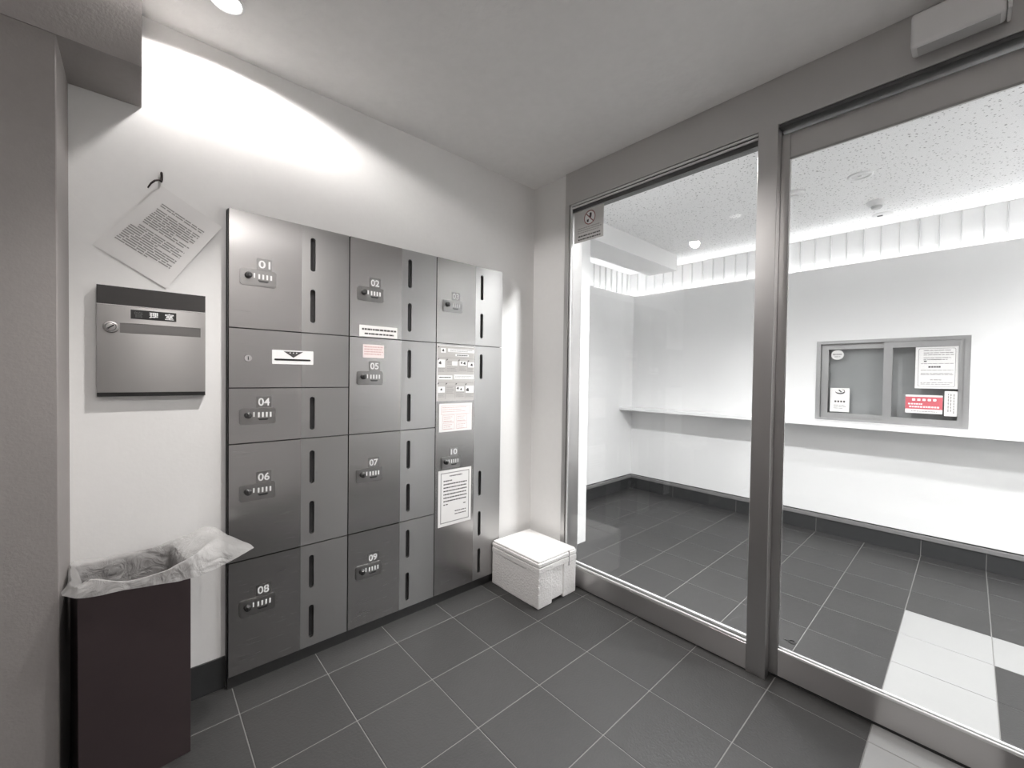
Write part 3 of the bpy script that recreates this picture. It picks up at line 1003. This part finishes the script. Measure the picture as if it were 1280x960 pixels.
# ------------------------------------------------------------------ bin and its liner
bw, bd, bh = 0.247, 0.245, 0.60
BROT = math.radians(8.0)
bn = thing('waste_bin', 'tall dark brown square waste bin against the left pillar', 'bin', T(-0.0188, 1.7384, 0) @ Matrix.Rotation(BROT, 4, 'Z'))
b = B()
t_ = 0.003
x0, x1, y0, y1 = -bw / 2, bw / 2, -bd / 2, bd / 2
link('front_panel', B().box(x0, x1, y0, y0 + t_, 0.0, bh, 0.001, 1), 'bin', bn)
link('back_panel', B().box(x0, x1, y1 - t_, y1, 0.0, bh, 0.001, 1), 'bin', bn)
link('side_panel', B().box(x0, x0 + t_, y0 + t_, y1 - t_, 0.0, bh, 0.001, 1), 'bin', bn)
link('side_panel', B().box(x1 - t_, x1, y0 + t_, y1 - t_, 0.0, bh, 0.001, 1), 'bin', bn)
link('bottom_panel', B().box(x0 + t_, x1 - t_, y0 + t_, y1 - t_, 0.004, 0.008), 'bin', bn)

# liner: loops of control points (front-left, round the front, right, back, left)
ctrl = [  # (x, y) of the rim, fold height, hem (x, y, z)
    (-0.128, 1.598, 0.628, -0.152, 1.592, 0.612),
    (-0.090, 1.594, 0.640, -0.108, 1.586, 0.592),
    (-0.030, 1.593, 0.612, -0.034, 1.585, 0.588),
    (0.040, 1.593, 0.613, 0.040, 1.585, 0.580),
    (0.090, 1.594, 0.630, 0.095, 1.585, 0.574),
    (0.130, 1.600, 0.648, 0.165, 1.588, 0.580),
    (0.165, 1.645, 0.660, 0.268, 1.610, 0.606),
    (0.180, 1.720, 0.650, 0.288, 1.650, 0.610),
    (0.150, 1.800, 0.636, 0.240, 1.760, 0.622),
    (0.140, 1.842, 0.634, 0.178, 1.852, 0.646),
    (0.090, 1.852, 0.624, 0.100, 1.862, 0.590),
    (0.020, 1.853, 0.606, 0.020, 1.862, 0.570),
    (-0.080, 1.858, 0.608, -0.080, 1.868, 0.570),
    (-0.150, 1.850, 0.616, -0.158, 1.862, 0.585),
    (-0.152, 1.790, 0.618, -0.157, 1.780, 0.590),
    (-0.142, 1.690, 0.620, -0.155, 1.680, 0.596)]


def cr(p0, p1, p2, p3, t):
    return 0.5 * ((2 * p1) + (-p0 + p2) * t + (2 * p0 - 5 * p1 + 4 * p2 - p3) * t * t + (-p0 + 3 * p1 - 3 * p2 + p3) * t ** 3)


def loop_pts(idx, sub=9):
    n = len(ctrl)
    out = []
    for i in range(n):
        q = [Vector(idx(ctrl[(i + d) % n])) for d in (-1, 0, 1, 2)]
        for k in range(sub):
            out.append(cr(*q, k / sub))
    return out


cx, cy = -0.0188, 1.7384


def shrink(p, f, z):
    """a rim point drawn in to the inside of the turned bin"""
    dx_, dy_ = (p[0] - cx) * f, (p[1] - cy) * f
    c_, s_ = math.cos(BROT), math.sin(BROT)
    u_, v_ = c_ * dx_ + s_ * dy_, -s_ * dx_ + c_ * dy_
    u_, v_ = max(-0.106, min(0.106, u_)), max(-0.105, min(0.105, v_))
    return (cx + c_ * u_ - s_ * v_, cy + s_ * u_ + c_ * v_, z)


loops = [loop_pts(lambda p: shrink(p, 0.86, 0.34)), loop_pts(lambda p: shrink(p, 0.90, 0.48)), loop_pts(lambda p: shrink(p, 0.94, 0.56)), loop_pts(lambda p: shrink(p, 0.97, 0.600)),
         loop_pts(lambda p: (p[0], p[1], p[2] - 0.006)), loop_pts(lambda p: (p[0] * 0.9 + p[3] * 0.1, p[1] * 0.9 + p[4] * 0.1, p[2])),
         loop_pts(lambda p: (p[0] * 0.6 + p[3] * 0.4, p[1] * 0.6 + p[4] * 0.4, p[2] * 0.72 + p[5] * 0.28)),
         loop_pts(lambda p: (p[0] * 0.3 + p[3] * 0.7, p[1] * 0.3 + p[4] * 0.7, p[2] * 0.36 + p[5] * 0.64)),
         loop_pts(lambda p: (p[3], p[4], p[5]))]
amp = [0.012, 0.010, 0.005, 0.001, 0.004, 0.006, 0.007, 0.006, 0.003]
b = B()
rows_ = []
for li, lp in enumerate(loops):
    rr = []
    for i, p in enumerate(lp):
        nz = noise.noise(Vector((i * 0.31, li * 0.45, 1.7)))
        n2 = noise.noise(Vector((i * 0.85, li * 0.8, 9.1)))
        d = Vector((p.x - cx, p.y - cy, 0)).normalized()
        q = p + d * (amp[li] * (nz + 0.5 * n2)) * (0.5 if li in (3,) else 1) + Vector((0, 0, (0.5 * amp[li] * n2) if li > 3 else 0))
        if li > 3 and q.y > 1.884:
            q.y = 1.884
        q.x = max(q.x, -0.1605)
        rr.append(b.bm.verts.new((q.x, q.y, q.z)))
    rows_.append(rr)
n_ = len(rows_[0])
for a_, c_ in zip(rows_[:-1], rows_[1:]):
    for i in range(n_):
        j = (i + 1) % n_
        b.bm.faces.new((a_[i], a_[j], c_[j], c_[i]))
bag = link('bin_liner', b, 'bag', mw=Matrix.Identity(4), smooth=True)
bag.data.transform(T(-cx, -cy, -0.34))
bag.matrix_world = T(cx, cy, 0.34)
md = bag.modifiers.new('smooth', 'SUBSURF')
md.levels = 1
md.render_levels = 1
tag(bag, 'translucent plastic bin liner folded over the dark waste bin', 'bag')

# ------------------------------------------------------------------ foam box
fb = thing('foam_box', 'white expanded foam box with lid on the floor in the corner', 'box', T(1.5290, 1.4665, 0))
W_, D_, H_ = 0.301, 0.380, 0.250
b = B()
b.box(0.006, W_ - 0.006, 0.007, D_ - 0.007, 0.014, 0.214, 0.004)
# corner posts stand proud of the recessed end faces and leave a foot gap below
for xa, xb in ((0.0, 0.105), (W_ - 0.105, W_)):
    for ya, yb in ((0.0, 0.10), (D_ - 0.10, D_)):
        b.box(xa, xb, ya, yb, 0.0005, 0.214, 0.006)
b.box(0.0015, 0.012, 0.05, D_ - 0.05, 0.001, 0.180, 0.001, 1)
b.box(W_ - 0.012, W_ - 0.0015, 0.05, D_ - 0.05, 0.001, 0.180, 0.001, 1)
b.box(-0.0012, W_ + 0.0012, -0.0012, D_ - 0.0005, 0.184, 0.2135, 0.003)
for k, (zz, yy) in enumerate(((0.06, 0.0), (0.10, 0.0), (0.14, 0.0), (0.175, 0.0))):
    b.box(-0.001, 0.010, -0.0012, 0.008, zz, zz + 0.018, 0.002)
link('tub', b, 'foam', fb)
b = B()
b.box(-0.001, W_ + 0.001, -0.001, D_ + 0.001, 0.216, 0.238, 0.005)
b.box(0.004, W_ - 0.004, 0.004, D_ - 0.004, 0.236, H_, 0.005)
link('lid', b, 'foam', fb)
link('groove_shade', B().box(W_ - 0.066, W_ - 0.060, -0.0016, 0.002, 0.165, 0.246), 'ink_grey', fb)  # grey strip standing in for the shade inside a groove

# ------------------------------------------------------------------ door sensor and lobby details
ds = thing('door_sensor', 'light grey automatic door sensor box mounted on the steel header', 'sensor', T(XG, 0.045, 2.252))
smooth_angle(link('housing', B().box(-0.070, -0.001, -0.092, 0.105, 0.0, 0.105, 0.010, 3), 'plastic', ds))
link('end_cap', B().box(-0.072, -0.001, -0.1005, -0.0925, -0.001, 0.106, 0.003, 2), 'plastic', ds)
link('lens_window', B().box(-0.060, -0.012, -0.08, 0.09, -0.0018, -0.0002), 'plastic_grey', ds)

fs = thing('floor_socket', 'small dark ring socket in the lobby floor behind the sliding door', 'floor socket', T(2.231, 0.522, 0.0005))
smooth_angle(link('ring', B().lathe([(0.010, 0.0), (0.017, 0.0), (0.016, 0.004), (0.011, 0.004)], seg=24), 'steel_dark', fs))
link('latch', B().box(-0.004, 0.004, 0.012, 0.030, 0.0, 0.004, 0.001, 1), 'steel_dark', fs)

sh = thing('wall_shelf', 'long white shelf running along the lobby wall under the office window', 'shelf', T(LXB, 0, 0.868))
link('board', B().box(-0.245, -0.0005, -2.19, LYL - 0.001, 0.0, 0.030, 0.003, 2), 'shelf', sh)
link('front_edge', B().box(-0.2475, -0.2452, -2.19, LYL - 0.001, 0.002, 0.028), 'plain_white', sh)

# office window: frame, two sashes with panes, blind behind
wi = senv('window_2', on_right(LXB, WY1, WZ0))
ww, wh = WY1 - WY0, WZ1 - WZ0
link('frame', B().plate(rect(-0.006, ww + 0.006, -0.004, wh + 0.006), [rect(0.022, ww - 0.022, 0.014, wh - 0.018)], -0.012, 0.004), 'alum', wi)
link('reveal', B().plate(rect(0.0, ww, 0.0, wh), [rect(0.020, ww - 0.020, 0.012, wh - 0.016)], -0.085, -0.0125), 'alum', wi)
s1 = link('sash', B().plate(rect(0.022, 0.430, 0.013, wh - 0.018), [rect(0.068, 0.398, 0.052, wh - 0.060)], -0.046, -0.026), 'alum', wi)
link('pane', B().plate(rect(0.066, 0.400, 0.050, wh - 0.058), (), -0.038, -0.034), 'glass', s1)
s2 = link('sash', B().plate(rect(0.398, ww - 0.020, 0.013, wh - 0.018), [rect(0.446, ww - 0.046, 0.046, wh - 0.062)], -0.024, -0.004), 'alum', wi)
link('pane', B().plate(rect(0.444, ww - 0.044, 0.044, wh - 0.060), (), -0.016, -0.012), 'glass', s2)
link('latch', B().box(0.404, 0.412, 0.085, 0.115, -0.025, -0.018, 0.001, 1), 'steel_bright', s1)
link('blind', B().plate(rect(0.0, ww, 0.0, wh), (), -0.092, -0.088), 'blind', wi)


def wsheet(name, label, cat, y_left, z0, w_, h_, matl, xo):
    return sheet(name, label, cat, on_right(xo, y_left, z0), w_, h_, matl)


XS1, XS2 = LXB + 0.0335, LXB + 0.0115
o = tag(link('oval_sticker', B().plate(circ(0, 0, 0.040, 28, 0.038), (), 0.0002, 0.0007), 'paper', mw=on_right(XS1, 0.704, 1.412)), 'small round white sticker in the top corner of the office window', 'sticker')
b = B()
text_rows(b, rg, -0.028, 0.028, [(0.004, 1)], 0.0009, 0.011, word=(0.004, 0.009), gap=0.002)
text_rows(b, rg, -0.018, 0.018, [(-0.014, 1)], 0.0009, 0.005)
link('printed_text', b, 'ink_grey', o)
o = wsheet('logo_notice', 'small white notice with a dark swirl logo in the window corner above the shelf', 'notice', 0.743, 0.966, 0.120, 0.186, 'paper', XS1)
b = B()
sw = []
for k in range(15):
    a = PI * 1.0 + PI * 1.15 * k / 14
    sw.append((0.062 + 0.030 * math.cos(a), 0.157 + 0.019 * math.sin(a)))
for k in range(15):
    a = PI * 1.0 + PI * 1.15 * (14 - k) / 14
    r_ = 1 - 0.42 * math.sin(PI * (14 - k) / 14)
    sw.append((0.062 + 0.030 * r_ * math.cos(a), 0.160 + 0.019 * r_ * math.sin(a)))
b.plate(sw, (), 0.0009, 0.0012)
b.plate([(0.050, 0.170), (0.058, 0.174), (0.074, 0.156), (0.066, 0.152)], (), 0.0009, 0.0012)
b.plate([(0.068, 0.177), (0.088, 0.172), (0.093, 0.160), (0.084, 0.168)], (), 0.0009, 0.0012)
for u in (0.034, 0.052, 0.070, 0.088):
    b.plate(rrect(u - 0.006, u + 0.006, 0.074, 0.088, 0.003), (), 0.0009, 0.0011)
link('logo', b, 'ink', o)
b = B()
text_rows(b, rg, 0.022, 0.100, [(0.052, .9), (0.040, 1), (0.028, .8)], 0.0010, 0.004)
link('printed_text', b, 'ink_grey', o)
o = wsheet('large_notice', 'large square notice with fine print filling the upper right window pane', 'notice', 0.261, 1.164, 0.208, 0.289, 'paper', XS2)
b = B()
b.plate(rrect(0.014, 0.194, 0.012, 0.277, 0.010), [rrect(0.0165, 0.1915, 0.0145, 0.2745, 0.009)], 0.0009, 0.0011)
text_rows(b, rg, 0.040, 0.184, [(0.262, .9), (0.246, 1), (0.232, 1), (0.212, .9), (0.199, .8)], 0.0011, 0.005, word=(0.01, 0.03))
text_rows(b, rg, 0.028, 0.184, [(0.172, 1), (0.126, 1), (0.104, .97), (0.095, 1), (0.040, 1), (0.030, .9)], 0.0011, 0.004, word=(0.01, 0.03))
text_rows(b, rg, 0.075, 0.130, [(0.060, 1), (0.200, 1)], 0.0011, 0.005)
link('printed_text', b, 'ink_grey', o)
b = B()
text_rows(b, rg, 0.065, 0.125, [(0.149, 1)], 0.0011, 0.011, word=(0.008, 0.012), gap=0.002)
text_rows(b, rg, 0.042, 0.056, [(0.188, 1)], 0.0011, 0.008)
link('printed_heading', b, 'ink', o)
o = wsheet('red_notice', 'red and white rectangular sign in the lower right window pane', 'sign', 0.306, 0.990, 0.184, 0.127, 'paper', XS2)
link('red_panel', B().plate(rect(0.0, 0.184, 0.028, 0.114), (), 0.0009, 0.0012), 'red', o)
b = B()
for u in (0.042, 0.068, 0.094, 0.120, 0.146):
    b.plate(rrect(u - 0.008, u + 0.008, 0.086, 0.101, 0.003, 2), (), 0.0013, 0.0015)
text_rows(b, rg, 0.014, 0.090, [(0.064, 1)], 0.0014, 0.009, word=(0.006, 0.012), gap=0.003)
text_rows(b, rg, 0.020, 0.168, [(0.044, 1)], 0.0014, 0.010, word=(0.006, 0.014), gap=0.003)
link('white_lettering', b, 'white', o)
b = B()
text_rows(b, rg, 0.030, 0.160, [(0.013, 1)], 0.0011, 0.006, word=(0.006, 0.014), gap=0.003)
link('printed_text', b, 'ink_grey', o)
o = wsheet('tall_label', 'narrow upright white label in the bottom right corner of the office window', 'label', 0.114, 0.980, 0.061, 0.168, 'paper', XS2)
b = B()
for u in (0.018, 0.030, 0.044):
    v = 0.150
    while v > 0.03:
        e = v - rg.uniform(0.008, 0.022)
        b.quad(u - 0.003, u + 0.003, e, v, 0.0010)
        v = e - 0.004
link('printed_text', b, 'ink_grey', o)

# warning sticker on the fixed glass (behind the pane's upper corner)
o = sheet('glass_sticker', 'grey warning sticker with a red prohibition circle in the corner of the fixed glass', 'sticker', on_right(XG + 0.0248, 1.5715, 1.985), 0.205, 0.178, 'sticker')
cu_, cv_ = 0.110, 0.128
link('prohibition_ring', B().plate(circ(cu_, cv_, 0.040), [circ(cu_, cv_, 0.0345)], 0.0013, 0.0016), 'ring_red', o)
link('white_disc', B().plate(circ(cu_, cv_, 0.0345), (), 0.0009, 0.0011), 'white', o)
b = B()
b.plate(circ(cu_ + 0.006, cv_ + 0.018, 0.008, 12), (), 0.0012, 0.0015)
b.plate([(cu_ - 0.006, cv_ + 0.010), (cu_ + 0.014, cv_ + 0.012), (cu_ + 0.008, cv_ - 0.006), (cu_ - 0.002, cv_ - 0.004)], (), 0.0012, 0.0015)
b.plate([(cu_ - 0.020, cv_ - 0.010), (cu_ - 0.006, cv_ - 0.008), (cu_ - 0.008, cv_ - 0.024), (cu_ - 0.020, cv_ - 0.024)], (), 0.0012, 0.0015)
link('figure', b, 'ink', o)
dx, dy = 0.026, -0.026
link('prohibition_bar', B().plate([(cu_ - dx - .002, cv_ - dy - .002), (cu_ - dx + .002, cv_ - dy + .002), (cu_ + dx + .002, cv_ + dy + .002), (cu_ + dx - .002, cv_ + dy - .002)], (), 0.0016, 0.0018), 'ring_red', o)
b = B()
text_rows(b, rg, 0.025, 0.190, [(0.078, .95), (0.066, 1), (0.054, .9)], 0.0010, 0.005, word=(0.005, 0.014))
link('printed_text', b, 'ink_grey', o)
b = B()
text_rows(b, rg, 0.030, 0.185, [(0.034, 1), (0.016, 1)], 0.0010, 0.008, word=(0.007, 0.018))
link('printed_heading', b, 'ink', o)
